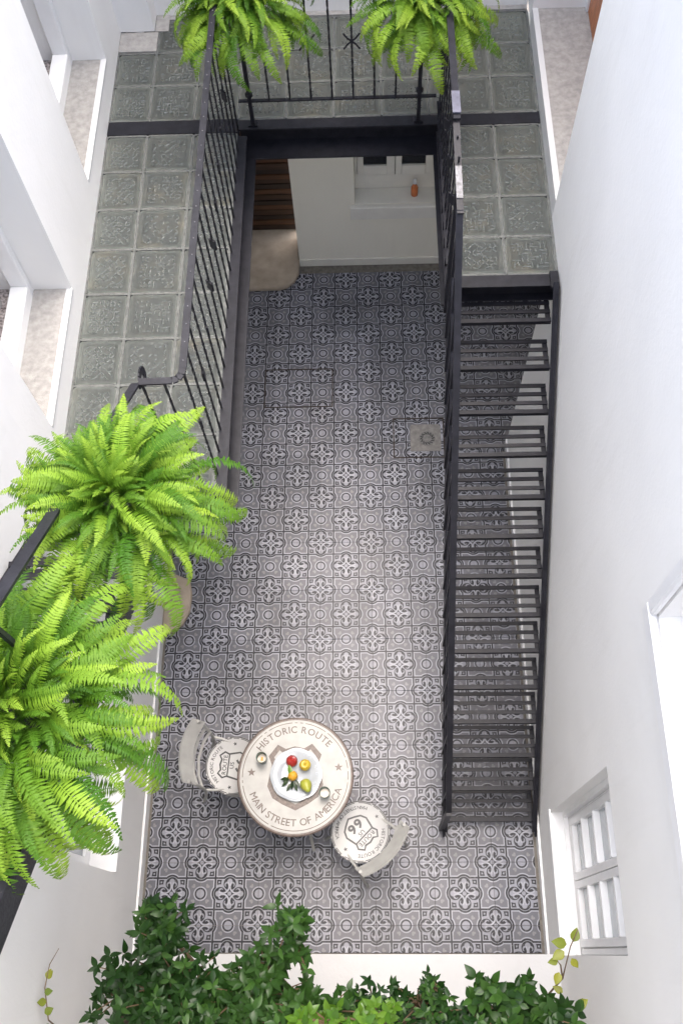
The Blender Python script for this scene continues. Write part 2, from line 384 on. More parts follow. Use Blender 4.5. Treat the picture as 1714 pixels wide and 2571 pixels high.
# ------------------------------------------------------------------ floor of the courtyard
floor = MB().add([(-30, -60, -.05), (30, -60, -.05), (30, 30, -.05), (-30, 30, -.05)], [(0, 1, 2, 3)]).build('ground', 'grout'); tag(floor, kind='structure')
paving = MB().box(-7.05, 9.4, -25.87, 2.85, -.045, -.03).build('courtyard_floor', 'grout'); tag(paving, kind='structure')
full = None
TX0, TX1, TY0, TY1 = -6.9, 6.46, -25.84, 2.38
for j in range(-26, 3, 2):
    for i in range(-8, 10, 2):
        x0, x1, y0, y1 = i-1, i+1, j-1, j+1
        right_ext = j > -7
        lx1 = 9.3 if right_ext else TX1
        a0, a1, b0, b1 = max(x0, TX0), min(x1, lx1), max(y0, TY0), min(y1, TY1)
        if a1-a0 < .12 or b1-b0 < .12: continue
        g = .005; hz = random.uniform(-.003, .003)
        cut = (a0, a1, b0, b1) != (x0, x1, y0, y1)
        if not cut and full:
            o = bpy.data.objects.new('floor_tile', full); C.objects.link(o); o.parent = paving
        else:
            e = .008
            mb = MB(); X0, X1, Y0, Y1 = a0-i+g, a1-i-g, b0-j+g, b1-j-g
            mb.add([(X0, Y0, -.03), (X1, Y0, -.03), (X1, Y1, -.03), (X0, Y1, -.03), (X0, Y0, -e*.5), (X1, Y0, -e*.5), (X1, Y1, -e*.5), (X0, Y1, -e*.5),
                    (X0+e, Y0+e, 0), (X1-e, Y0+e, 0), (X1-e, Y1-e, 0), (X0+e, Y1-e, 0)],
                   [(0, 1, 5, 4), (1, 2, 6, 5), (2, 3, 7, 6), (3, 0, 4, 7), (4, 5, 9, 8), (5, 6, 10, 9), (6, 7, 11, 10), (7, 4, 8, 11), (8, 9, 10, 11)])
            me = mb.mesh('floor_tile', 'tile'); o = bpy.data.objects.new('floor_tile', me); C.objects.link(o); o.parent = paving
            if not cut: full = me
        o.location = (i*U, j*U, hz*U)
        o.rotation_euler = (random.uniform(-.0012, .0012), random.uniform(-.0012, .0012), 0)

# inspection hatch and drain let into the tiles
def cover(label, x0, x1, y0, y1):
    t = thing('access_cover', label, 'cover', ((x0+x1)/2, (y0+y1)/2, 0)); w = .05
    for (a, b, c, d) in ((x0, x1, y0, y0+w), (x0, x1, y1-w, y1), (x0, x0+w, y0+w, y1-w), (x1-w, x1, y0+w, y1-w)):
        MB().box(a, b, c, d, .012, .026).build('frame_strip', M['rust'], t)
M['rust'] = simple('rusty_edge', (.030, .020, .015), .8, .4, 50)
cover('flush rectangular floor hatch with thin rusty edge left of centre', -3.5, -.55, -4.74, -2.8)
cover('flush square floor hatch round the drain beside the stair', 1.97, 4.1, -7.26, -5.36)
dr = thing('floor_drain', 'round slotted drain in worn cement patch beside the black stair', 'drain', (3.3, -6.35, 0))
pp = [(3.3+.80*math.cos(a)*(1+.05*math.sin(5*a)), -6.32+.78*math.sin(a)*(1+.05*math.cos(4*a))) for a in [k*2*PI/20 for k in range(20)]]
pp = [(max(2.68, min(3.95, 3.3+(x-3.3)*1.25)), max(-6.95, min(-5.68, -6.32+(y+6.32)*1.25))) for x, y in pp]
MB().prism(pp, .003, .022).build('cement_patch', simple('worn_cement', (.20, .19, .18), .9, .25, 30, .4), dr)
mb = MB(); mb.prism([(3.38+.34*math.cos(k*PI/16), -6.36+.34*math.sin(k*PI/16)) for k in range(32)], .0225, .04); mb.build('grate', simple('drain_metal', (.15, .145, .14), .6, .3, 40), dr)
for q in range(14):
    a = q*2*PI/14; p = Vector((3.38+.24*math.cos(a), -6.36+.24*math.sin(a), .043)); d = Vector((math.cos(a+.7), math.sin(a+.7), 0))
    MB().bar(p-d*.075, p+d*.075, .05, .006).build('slot', 'ink', dr)

# ------------------------------------------------------------------ walls
TOP = 33.0
# left (west)
lw = thing('courtyard_wall', 'white plastered left wall with two deep openings above glass walkway', 'wall', (-7.4, -12, 0))
slab('x', -9.3, -7.05, -31, 4.9, 0, 12.0, [(-23.6, -19.6, 4.0, 10.4)]).build('lower_wall', 'wall', lw)
HL = [(-4.66, .5, 13.25, 23.5), (-13.2, -8.7, 13.25, 23.5)]
slab('x', -9.3, -7.36, -14.8, 4.9, 12.0, TOP, HL).build('upper_wall', 'wall', lw)
slab('x', -9.3, -7.05, -31, -14.8, 12.0, TOP, []).build('upper_wall', 'wall', lw)
MB().box(-7.05, -6.98, -25.86, -14.9, 0, .55).build('skirting', 'white', lw)
MB().box(-9.3, 8.4, -32, -31, 0, TOP-2).build('unseen_end_wall', 'wall', lw)  # unseen wall behind the viewer, added to hold back southern sky light
for (a, b, _, _) in HL:
    st = MB().box(-8.45, -7.52, a+.003, b-.003, 13.2, 13.29).build('concrete_sill', 'concrete', lw)
    MB().box(-7.519, -7.34, a+.003, b-.003, 13.2, 13.31).build('sill_edge', 'kerb', lw)
    k_ = MB().box(-8.95, -8.452, a+.25, b-.25, 13.2, 13.75).build('track_kerb', 'wall', lw, .006)
    MB().box(-8.95, -8.46, b-.249, b-.003, 13.2, 24).build('window_jamb', 'white', lw, .004)
    MB().box(-8.95, -8.46, a+.003, a+.249, 13.2, 24).build('window_jamb', 'white', lw, .004)
    MB().box(-10.6, -8.953, a, b, 12.9, 13.32).build('stone_floor', 'pebble', lw)
    MB().box(-10.9, -10.61, a-.5, b+.5, 12.9, 24.2).build('inner_wall', 'wall', lw)
    MB().box(-10.6, -9.302, b+.003, b+.3, 12.9, 24.2).build('inner_wall', 'wall', lw)
    MB().box(-10.6, -9.302, a-.3, a-.003, 12.9, 24.2).build('inner_wall', 'wall', lw)
    MB().box(-10.6, -9.302, a, b, 23.51, 24.2).build('inner_lintel', 'wall', lw)
for q in range(14):                                               # loose pale flagstones inside the nearer opening
    r = random.uniform(.28, .5); cx, cy = -9.85+random.uniform(-.5, .45), -12.9+q*.30
    poly = [(cx+r*random.uniform(.8, 1.1)*math.cos(t*PI/4), cy+r*.8*random.uniform(.8, 1.1)*math.sin(t*PI/4)) for t in range(8)]
    if q % 2 == 0: MB().prism(poly, 13.32, 13.36).build('flagstone', 'concrete', lw)
# recessed sash of the lower left window, mostly behind the fern
w = MB().box(-8.0, -7.8, -23.6, -19.6, 4.0, 4.5); w.box(-8.0, -7.8, -23.6, -23.2, 4.5, 10.4); w.box(-8.0, -7.8, -20.0, -19.6, 4.5, 10.4); w.box(-8.0, -7.8, -21.8, -21.4, 4.5, 10.4)
wo = w.build('window', 'white', lw)
MB().box(-7.93, -7.88, -23.19, -20.01, 4.51, 10.39).build('pane', 'pane_pale', wo)
MB().box(-7.79, -6.93, -23.59, -19.61, 3.88, 4.02).build('sill', 'white', wo)

# right (east)
rw = thing('courtyard_wall', 'tall bare white right wall with one recessed casement window', 'wall', (6.7, -15, 0))
HR = [(-25.9, -21.75, 3.0, 11.3), (-30, -19.9, 17.0, 26.0)]
slab('x', 6.62, 8.4, -31, -6.7, 0, 12.0, HR).build('lower_wall', 'wall', rw)
slab('x', 6.62, 8.4, -31, -5.64, 12.0, TOP, HR).build('upper_wall', 'wall', rw)
MB().box(6.55, 6.62, -25.86, -6.7, 0, .5).build('skirting', 'white', rw)
MB().box(8.6, 9.4, -31, -19, 16, TOP).build('inner_wall', 'wall', rw)
# trim round the upper opening
tr = MB(); tr.box(6.44, 6.617, -30, -19.55, 16.55, 17.02); tr.build('window_trim', 'white', rw, .01)
MB().box(6.44, 6.617, -19.88, -19.55, 17.021, 26).build('window_trim', 'white', rw, .01)
# casement window: two leaves, four panes each
wf = MB().box(7.16, 7.5, -25.9, -21.75, 3.0, 3.28).box(7.16, 7.5, -22.0, -21.75, 3.28, 11.3).box(7.16, 7.5, -25.9, -25.7, 3.28, 11.3).box(7.16, 7.5, -25.7, -22.0, 11.0, 11.3)
win = wf.build('window', 'white', rw, .006)
MB().box(6.60, 7.158, -25.895, -21.755, 2.9, 3.01).build('sill', 'white', win)
MB().box(6.56, 6.617, -25.98, -21.65, 2.75, 3.03).build('sill_nosing', 'white', win, .004)
MB().box(7.0, 7.14, -25.89, -21.76, 3.012, 3.10).build('track', 'white', win)
MB().box(6.98, 7.158, -21.92, -21.752, 3.02, 11.29).build('stop', 'white', win)
for (a, b) in ((-25.69, -23.85), (-23.83, -22.01)):
    st = MB().box(7.10, 7.34, a, a+.22, 3.3, 10.98).box(7.10, 7.34, b-.22, b, 3.3, 10.98).box(7.10, 7.34, a+.22, b-.22, 3.3, 3.75).box(7.10, 7.34, a+.22, b-.22, 10.7, 10.98)
    st.build('casement', 'white', win, .004)
    zz = [3.75, 5.40, 7.05, 8.75, 10.7]
    for z in zz[1:-1]: MB().box(7.06, 7.34, a+.221, b-.221, z-.075, z+.075).build('glazing_bar', 'white', win, .003)
    for z0, z1 in zip(zz[:-1], zz[1:]): MB().box(7.25, 7.28, a+.222, b-.222, z0+.077, z1-.077).build('pane', 'pane_pale', win)
MB().box(8.42, 8.6, -27, -20, 2, 12).build('inner_wall', 'wall', rw)
# recess to the right of the walkway
rc = thing('door_recess', 'white recess with concrete threshold at top right of the walkway', 'recess', (7.5, -1.5, 12.3))
MB().box(6.80, 8.6, -5.63, 2.7, 12.5, 12.95).build('concrete_threshold', 'concrete', rc)
MB().box(6.62, 6.799, -5.63, 2.7, 11.9, 12.98).build('threshold_edge', 'kerb', rc)
MB().box(8.6, 9.4, -5.63, 2.7, 12.5, TOP).build('back_wall', 'wall', rc)
MB().box(6.62, 9.4, 2.7, 4.9, 12.5, TOP).build('side_wall', 'wall', rc)
dd = MB().box(8.42, 8.597, -3.2, 2.45, 12.96, 23).build('door', 'wood_orange', rc, .006)
MB().box(8.36, 8.597, 2.452, 2.695, 12.96, 23.2).build('door_frame', 'white', rc)
for (a, b) in ((-2.9, -.5), (-.2, 2.2)):
    for (c, d) in ((13.5, 16.5), (17, 22)): MB().box(8.38, 8.419, a, b, c, d).build('door_panel', 'wood_orange', rc, .01)

# north
nw = thing('courtyard_wall', 'cream back wall under the walkway with a sash window', 'wall', (2, 3.2, 0))
slab('y', 2.85, 4.3, -2.1, 10.8, 0, 11.6, [(.5, 3.92, 3.85, 10.6)]).build('lower_wall', 'wall_cream', nw)
MB().box(-2.1, 9.4, 2.79, 2.848, 0, .42).build('skirting', 'cream_paint', nw)
sl = MB().box(.3, 4.12, 2.62, 2.847, 3.15, 3.85).box(.502, 3.918, 2.848, 3.77, 3.7, 3.86).build('window_sill', 'cream_paint', nw, .006)
wf = MB().box(.5, 3.92, 3.7, 3.9, 3.862, 4.65).box(.5, .62, 3.7, 3.9, 4.651, 10.6).box(3.8, 3.92, 3.7, 3.9, 4.651, 10.6)
nwin = wf.build('window', 'cream_paint', nw, .004)
for (a, b) in ((.63, 2.19), (2.21, 3.79)):
    s_ = MB().box(a, a+.26, 3.66, 3.86, 4.66, 10.6).box(b-.34, b, 3.66, 3.86, 4.66, 10.6).box(a+.26, b-.34, 3.66, 3.86, 4.66, 5.14).box(a+.26, b-.34, 3.66, 3.86, 7.9, 8.15)
    s_.build('casement', 'cream_paint', nwin, .004); MB().box(a+.262, b-.342, 3.76, 3.79, 5.15, 7.89).build('pane', 'pane', nwin)
    MB().box(a+.262, b-.342, 3.76, 3.79, 8.16, 10.6).build('pane', 'pane', nwin)
MB().box(.4, 4.0, 4.31, 4.5, 3.5, 11).build('room_shade_sheet', 'wood_dark', nw)  # dark sheet standing in for the shade of the room behind
slab('y', 3.76, 4.9, -7.36, 6.62, 12.0, TOP, []).build('upper_wall', 'wall', nw)
MB().box(-7.36, -6.17, 2.93, 3.758, 12.36, TOP).build('corner_pier', 'wall', nw)
MB().box(9.4, 10.6, -7, 2.85, 0, 11.6).build('side_wall', 'wall_cream', nw)
MB().box(8.4, 9.4, -7.6, -6.72, 0, 11.6).build('side_wall', 'wall_cream', nw)
# doorway at far left with slatted door and steps
dp = thing('slatted_door', 'dark brown door of horizontal boards in the shadowed back doorway', 'door', (-3.6, 4.8, 0))
MB().box(-7.05, -2.1, 4.86, 5.1, 0, 11.6).build('backing', 'wood_dark', dp)
z = .32; q = 0
while z < 11:
    h = random.uniform(.26, .36); MB().box(-6.9, -2.11, 4.74-random.uniform(0, .06), 4.859, z, z+h-.05).build('board', M['wb%d' % (q % 3)] if 'wb0' in M else 'wood_dark', dp); z += h; q += 1
    if 'wb0' not in M:
        for t, c_ in enumerate(((.040, .018, .009), (.075, .032, .014), (.022, .012, .008))): M['wb%d' % t] = simple('board_stain', c_, .5, .4, 5, .3, stretch=(1, 9, 9))
st1 = MB(); st1.prism([(-6.9, 1.40), (-3.0, 1.40), (-2.62, 1.52), (-2.32, 1.82), (-2.12, 2.25), (-2.105, 4.85), (-6.9, 4.85)], 0, .28)
tag(st1.build('door_step', 'step', None, .012), 'brown concrete step with cut corner at the dark back doorway', 'step')
st2 = MB(); st2.prism([(-7.04, -12.2), (-6.1, -12.6), (-5.98, -13.2), (-6.02, -13.9), (-6.25, -14.4), (-6.6, -14.7), (-7.04, -14.78)], 0, .25)
tag(st2.build('door_step', 'step', None, .012), 'rounded concrete step against left wall half hidden by fern', 'step')
# orange bottle on the north sill
bt = thing('bottle', 'small orange bottle with white cap on the back window sill', 'bottle', (3.02, 3.3, 3.862))
MB().lathe([(0, 0), (.14, 0), (.15, .05), (.15, .42), (.09, .55), (.055, .6), (.055, .66), (0, .66)], 20, (3.02, 3.3, 3.862)).build('body', simple('orange_liquid', (.55, .16, .05), .15), bt)
MB().lathe([(0, .661), (.075, .661), (.075, .84), (0, .84)], 16, (3.02, 3.3, 3.862)).build('cap', 'white', bt)

# south planter
pl = thing('planter', 'low white masonry planter along the near edge of the floor', 'planter', (0, -27, 0))
MB().box(-7.05, 6.62, -27.3, -25.87, 0, 2.2).build('front_wall', mk_wall('kerb_plaster', (.56, .56, .565)), pl)
MB().box(-7.05, 6.62, -31, -27.3, 0, 1.7).build('soil', 'soil', pl)

# ------------------------------------------------------------------ glass block walkway on its steel frame
ZW = 12.3
wk = thing('glass_walkway', 'U-shaped upper walkway of moulded glass blocks in a black steel frame', 'walkway', (0, 1, ZW))
M['ridge_glint'] = simple('ridge_glint', (.13, .145, .135), .22, .5, 40, spec=.5, col2=(.22, .24, .225))  # moulded ridges coloured paler than the block, as painted sparkle
def block_mesh(w, h, var=0):
    mb = MB(); a, b = w/2-.035, h/2-.035; z0, z1 = -.3, 0
    def rect(ax, by, z, ch=.07): return [(-ax+ch, -by, z), (ax-ch, -by, z), (ax, -by+ch, z), (ax, by-ch, z), (ax-ch, by, z), (-ax+ch, by, z), (-ax, by-ch, z), (-ax, -by+ch, z)]
    L = [rect(a, b, z0), rect(a, b, -.04), rect(a-.03, b-.03, 0), rect(a-.10, b-.10, 0), rect(a-.15, b-.15, -.035)]
    vs = [p for q in L for p in q]; fs = []
    for r_ in range(4):
        for t in range(8): fs.append((r_*8+t, r_*8+(t+1) % 8, (r_+1)*8+(t+1) % 8, (r_+1)*8+t))
    fs.append(tuple(range(32, 40))); mb.add(vs, fs); base_n = len(mb.f)
    nx, ny = 8, max(6, int(8*h/w+.5)); rnd = random.Random(int(w*100+h*1000+var*77))
    for ix in range(nx):
        for iy in range(ny):
            cx = (ix+.5)/nx*2*(a-.18)-(a-.18); cy = (iy+.5)/ny*2*(b-.18)-(b-.18); rr = math.hypot(cx/a, cy/b)
            if var == 0: an = PI/4 if (ix+iy) % 2 else -PI/4
            elif var == 1: an = math.atan2(cy, cx)+(PI/2 if int(rr*4) % 2 else 0)
            else: an = (0 if ((ix//2+iy//2) % 2) else PI/2)
            if rnd.random() < .22: continue
            an += rnd.uniform(-.3, .3); cx += rnd.uniform(-.02, .02); cy += rnd.uniform(-.02, .02); L_ = rnd.uniform(.035, .065); c_, s_ = math.cos(an), math.sin(an); wd = .018
            e0 = Vector((cx-c_*L_, cy-s_*L_)); e1 = Vector((cx+c_*L_, cy+s_*L_)); nn = Vector((-s_, c_))*wd; zb = -.034; zt = -.012
            mb.add([(*(e0+nn), zb), (*(e0-nn), zb), (*(e1-nn), zb), (*(e1+nn), zb), (*e0, zt), (*e1, zt)], [(1, 2, 5, 4), (3, 0, 4, 5), (0, 1, 4), (2, 3, 5)])
    me = mb.mesh('glass_block', 'glass'); me.materials.append(M['ridge_glint'])
    for p_ in list(me.polygons)[base_n:]: p_.material_index = 1
    return me
_bm = {}
def block(x0, x1, y0, y1):
    key = (round(x1-x0, 2), round(y1-y0, 2), random.choice((0, 0, 1, 2)))
    if key not in _bm: _bm[key] = block_mesh(*key)
    o = place('glass_block', _bm[key], wk, ((x0+x1)/2*U, (y0+y1)/2*U-1*U, random.uniform(-.006, .002)), (random.uniform(-.004, .004), random.uniform(-.004, .004), 0))
rowsL = [-1.84, -3.37, -4.91, -6.48, -8.14, -9.75, -11.32, -12.95, -14.55]
rowsN = [3.5, 1.95, .40, -1.22]
colsN = [-7.34, -6.03, -4.55, -3.1, -1.55, 0.0, 1.55, 3.1, 3.65+1.48, 6.58]
rowsR = [-1.78, -3.18, -4.74, -6.32, -7.74]
for cols, rows in (([-7.34, -6.02, -4.52, -3.12], rowsL), (colsN, rowsN), ([3.66, 5.1, 6.58], rowsR)):
    for y1, y0 in zip(rows[:-1], rows[1:]):
        for x0, x1 in zip(cols[:-1], cols[1:]):
            if y1 == 3.5 and x0 < -6.1: continue
            block(x0, x1, y0, y1)
    jm = .04
    for x in cols: MB().box(x-jm, x+jm, rows[-1], rows[0], ZW-.34, ZW-.022).build('mortar_joint', 'mortar', wk)
    for y in rows:
        for x0, x1 in zip(cols[:-1], cols[1:]): MB().box(x0+jm+.001, x1-jm-.001, y-jm, y+jm, ZW-.34, ZW-.024).build('mortar_joint', 'mortar', wk)
MB().box(-7.34, 6.6, 3.55, 3.75, ZW-.34, ZW+.01).build('concrete_edge', 'concrete', wk)
MB().box(-7.34, -6.05, 2.0, 2.93, ZW-.06, ZW+.03).build('concrete_patch', 'concrete', wk)
MB().box(-6.16, -5.7, 2.95, 3.75, ZW+.002, ZW+.04).build('concrete_patch', 'concrete', wk)
def chan(name, p, q, inward, wid_t, wid_b, dep=.85, th=.06):
    """C-channel from p to q (cells, z = top), open side facing 'inward' (unit x/y vector)"""
    p = Vector(p); q = Vector(q); n_ = Vector(inward); mb = MB()
    def quadbox(a, b, c0, c1, z0, z1):
        vs = [(a+n_*c0)+Vector((0, 0, z0)), (b+n_*c0)+Vector((0, 0, z0)), (b+n_*c1)+Vector((0, 0, z0)), (a+n_*c1)+Vector((0, 0, z0)),
              (a+n_*c0)+Vector((0, 0, z1)), (b+n_*c0)+Vector((0, 0, z1)), (b+n_*c1)+Vector((0, 0, z1)), (a+n_*c1)+Vector((0, 0, z1))]
        mb.add(vs, [(0, 3, 2, 1), (4, 5, 6, 7), (0, 1, 5, 4), (1, 2, 6, 5), (2, 3, 7, 6), (3, 0, 4, 7)])
    quadbox(p, q, 0, wid_t, -th, 0); quadbox(p, q, 0, th, -dep+th, -th-.001); quadbox(p, q, 0, wid_b, -dep, -dep+th-.001)
    return mb.build(name, 'steel', wk)
chan('edge_channel', (-3.08, -14.85, ZW+.012), (-3.08, -2.0, ZW+.012), (1, 0, 0), .30, .50)
chan('edge_channel', (-3.08, -1.30, ZW+.016), (3.63, -1.30, ZW+.016), (0, -1, 0), .42, .88)
chan('edge_channel', (3.63, -2.0, ZW+.012), (3.63, -8.2, ZW+.012), (-1, 0, 0), .35, .42)
chan('edge_channel', (-7.34, -14.62, ZW+.006), (-3.09, -14.62, ZW+.006), (0, -1, 0), .24, .3)
chan('edge_channel', (3.64, -7.78, ZW+.006), (6.6, -7.78, ZW+.006), (0, -1, 0), .42, .30)
MB().box(-7.34, -3.1, -1.8, -1.23, ZW-.4, ZW+.004).build('cross_beam', 'steel', wk)
MB().box(3.65, 6.6, -1.75, -1.30, ZW-.4, ZW+.004).build('cross_beam', 'steel', wk)

# ------------------------------------------------------------------ railings
def twisted(h, r=.028):
    """square bar with a barley twist over most of its length"""
    mb = MB(); n = 26; vs = []; fs = []
    for i in range(n+1):
        t = i/n; a = (min(max(t, .08), .92)-.08)/.84*PI*6
        vs += [(r*1.2*math.cos(a+k*PI/2), r*1.2*math.sin(a+k*PI/2), h*t) for k in range(4)]
    for i in range(n):
        for k in range(4): fs.append((i*4+k, i*4+(k+1) % 4, (i+1)*4+(k+1) % 4, (i+1)*4+k))
    fs += [(3, 2, 1, 0), tuple(n*4+k for k in range(4))]
    return mb.add(vs, fs).mesh('baluster', 'steel')
HB = 4.95
bal = twisted(HB)
ornm = MB().box(-.03, .03, -.10, .10, 0, .34).mesh('collar', 'steel')
def balusters(t, pts, z, mesh, ornament=None):
    wl_ = world_loc(t)
    for n_, (x, y) in enumerate(pts):
        o = place('baluster', mesh, t, (x*U-wl_[0], y*U-wl_[1], z*U-wl_[2]), (0, 0, random.uniform(0, 1)))
        if ornament and n_ % 2 == 0: place('collar', ornm, o, (0, 0, ornament*U))
lr = thing('railing', 'black twisted-bar railing along the left glass walkway, ending in a scroll', 'railing', (-3.05, -8, ZW))
ztop = ZW+5.02
top = MB(); top.bar((-3.05, -1.5, ztop), (-3.05, -14.15, ztop), .17, .05)
pts = [(-3.05, -14.15), (-3.07, -14.3), (-3.14, -14.41), (-3.26, -14.46), (-3.55, -14.47), (-4.0, -14.48)]
for a, b in zip(pts[:-1], pts[1:]): top.bar((a[0], a[1], ztop), (b[0], b[1], ztop), .165, .05)
top.build('top_rail', 'steel', lr)
rv = MB(k=1)
rivet = MB().lathe([(0, .016), (.013, .012), (.018, 0)], 8).mesh('rivet', simple('bare_metal', (.12, .12, .13), .4, .2, 50))
for q in range(26): place('rivet', rivet, lr, (0, (-1.7-q*.49+8)*U, (ztop+.028-ZW)*U))
sc_ = MB(); prev = None
for q in range(15):
    a = q/14*1.6*PI; rr = .28-.14*q/14; p = (-4.0-.02*math.sin(a), -14.48+.28-rr*math.cos(a)-.0, ztop-.27+rr*math.cos(a)*.2+.3*math.sin(a)*.6)
    if prev: sc_.bar(prev, p, .17, .04, (1, 0, 0))
    prev = p
sc_.build('scroll', 'steel', lr)
balusters(lr, [(-3.05, -1.95-.68*q) for q in range(19)], ZW, bal, 2.6)
balusters(lr, [(-3.45, -14.47), (-3.95, -14.47)], ZW, bal)
nr = thing('railing', 'black twisted-bar railing at the far end of the opening under two ferns', 'railing', (0, -1.5, ZW))
MB().bar((-3.0, -1.5, ztop), (3.3, -1.5, ztop), .17, .05).build('top_rail', 'steel', nr)
MB().bar((-2.95, -1.5, ZW+.95), (3.25, -1.5, ZW+.95), .11, .05).build('bottom_rail', 'steel', nr)
bal2 = twisted(HB-.95, .03)
balusters(nr, [(-1.98+.66*q, -1.5) for q in range(7)], ZW+.95, bal2)
for x in (-2.6, 2.72):
    MB().bar((x, -1.5, ZW), (x, -1.5, ztop), .12, .12, (0, 1, 0)).build('post', 'steel', nr)
    MB().lathe([(.05, 0), (.12, .05), (.12, .13), (.05, .18)], 10, (x, -1.5, ZW+1.1)).build('collar', 'steel', nr)
    MB().box(x-.15, x+.15, -1.62, -1.38, ZW+.02, ZW+.07).build('foot_plate', 'steel', nr)
for x in (-.66, .66):
    for s_ in (-1, 1):
        mb = MB()
        for dz in (-1, 1):
            mb.tube([(x, -1.5, ZW+3.0), (x+s_*.12, -1.5, ZW+3.0+dz*.10), (x+s_*.24, -1.5, ZW+3.0+dz*.26)], .03, 6)
        mb.build('cross_ornament', 'steel', nr)
rr_ = thing('railing', 'black twisted-bar railing along the right glass walkway with chipped flat top', 'railing', (3.33, -4.5, ZW))
MB().bar((3.33, -1.5, ztop), (3.33, -6.9, ztop), .18, .05).build('top_rail', 'steel', rr_)
MB().bar((3.33, -6.0, ztop+.06), (3.33, -6.75, ztop+.06), .21, .04).build('splice_plate', simple('worn_grey_paint', (.10, .10, .13), .35, .3, 30), rr_)
MB().bar((3.32, -6.9, ztop-.1), (3.32, -9.5, ztop-.5), .17, .05).build('top_rail', 'steel', rr_)
MB().bar((3.32, -8.2, ztop-.265), (3.32, -9.1, ztop-.405), .16, .04).build('splice_plate', simple('chipped_paint', (.03, .03, .035), .4, 0, 60, col2=(.20, .20, .22)), rr_)
MB().bar((3.33, -1.6, ZW+.8), (3.33, -8.0, ZW+.8), .12, .05).build('bottom_rail', 'steel', rr_)
balusters(rr_, [(3.33, -1.95-.68*q) for q in range(10)], ZW, bal, 2.6)

# ------------------------------------------------------------------ steel stairs
def slat_stair(label, x0, x1, nos, zs, loc, going, pitch_sign=1):
    t = thing('steel_stair', label, 'stair', loc)
    wl_ = world_loc(t); w_ = x1-x0
    sl_m = MB().box(-w_/2, w_/2, -.06, .06, -.055, 0).mesh('slat', 'steel')
    fr_m = MB().box(-w_/2, w_/2, -.07, .07, -.15, 0).mesh('slat', 'steel')
    br_m = MB().box(-.07, .07, -.48, .48, -.13, -.058).mesh('bracket', 'steel')
    for y, z in zip(nos, zs):
        tr_ = bpy.data.objects.new('tread', fr_m); C.objects.link(tr_); tr_.parent = t
        tr_.location = ((x0+x1)/2*U-wl_[0], (y+.06)*U-wl_[1], z*U-wl_[2]); tr_.rotation_euler = (random.uniform(-.02, .02), 0, random.uniform(-.003, .003))
        for q in (1, 2, 3): place('slat', sl_m, tr_, (0, q*.31*U, random.uniform(-.002, 0)), (random.uniform(-.05, .05), 0, random.uniform(-.004, .004)))
        for sx in (-1, 1): place('bracket', br_m, tr_, (sx*(w_/2-.07)*U, .46*U, 0))
    return t
def stringer(t, x, ya, za, yb, zb, face):
    """C-channel stringer with the web at x, from (ya,za) to (yb,zb) measured at its top edge"""
    mb = MB(); d = 1.0
    mb.bar((x, ya, za-.30), (x, yb, zb-.30), .07, .50)
    mb.bar((x+face*.05, ya, za-.03), (x+face*.05, yb, zb-.03), .16, .05)
    return mb.build('stringer', 'steel', t)
n14 = [-8.83, -9.92, -10.97, -11.98, -13.03, -13.99, -15.0, -16.02, -16.96, -17.94, -18.89, -19.84, -20.79, -21.71]
z14 = [ZW-12.3/14.6*(k+1) for k in range(14)]
rs = slat_stair('straight black steel stair with open slatted treads against right wall', 3.42, 6.44, n14, z14, (4.9, -15, 0), 1.0)
stringer(rs, 6.50, -8.3, ZW+.32, -22.05, .45, -1)
stringer(rs, 3.36, -8.3, ZW+.32, -22.05, .45, 1)
MB().bar((6.46, -7.75, ZW+.05), (6.46, -8.35, ZW+.05), .24, .12).build('stringer_head', 'steel', rs)
hr0, hr1 = Vector((3.30, -9.4, ZW+4.55)), Vector((3.30, -21.9, 4.0))
MB().bar(hr0, hr1, .18, .06).build('handrail', 'steel', rs)
MB().bar((3.30, -9.5, ZW+2.1), (3.30, -21.9, 2.0), .07, .07).build('mid_rail', 'steel', rs)
MB().bar((3.30, -21.9, 0.0), (3.30, -21.9, 4.05), .17, .17, (0, 1, 0)).build('newel_post', 'steel', rs)
MB().bar((3.30, -8.6, ZW-.6), (3.30, -8.6, ZW+4.55), .1, .1, (0, 1, 0)).build('newel_post', 'steel', rs)
for q in range(17):
    y = -9.4-q*.74; t_ = (y+9.4)/(-12.5); zt = hr0.z+(hr1.z-hr0.z)*t_; zb = ZW+.32+(.45-ZW-.32)*((y+8.3)/(-13.75))
    mb = MB(); mb.bar((3.30, y, zb-.1), (3.30, y, zt), .075, .075, (0, 1, 0)); mb.build('baluster', 'steel', rs)
# second flight rising from the left walkway towards the viewer
sl = .77
nl = [-15.0-1.05*k for k in range(13)]; zl = [ZW+.2+sl*1.05*(k+.9) for k in range(13)]
ls = slat_stair('black slatted stair rising from left walkway behind the two big ferns', -6.95, -4.3, [y-.9 for y in nl], zl, (-5.6, -20, 12.3), 1.0)
def lz(y): return ZW+.45+sl*(-14.6-y)
stringer(ls, -4.14, -14.7, lz(-14.7), -29, lz(-29), -1)
MB().bar((-4.2, -14.7, lz(-14.7)-.72), (-4.2, -29, lz(-29)-.72), .07, .34).build('stringer', 'steel', ls)
stringer(ls, -7.0, -14.7, lz(-14.7), -29, lz(-29), 1)
MB().bar((-4.1, -14.45, lz(-14.45)+4.55), (-4.1, -28, lz(-28)+4.75), .19, .06).build('handrail', 'steel', ls)
for q in range(3):
    y = -17.6-q*4.2; MB().bar((-4.1, y, lz(y)-.1), (-4.1, y, lz(y)+4.6), .075, .075, (0, 1, 0)).build('baluster', 'steel', ls)

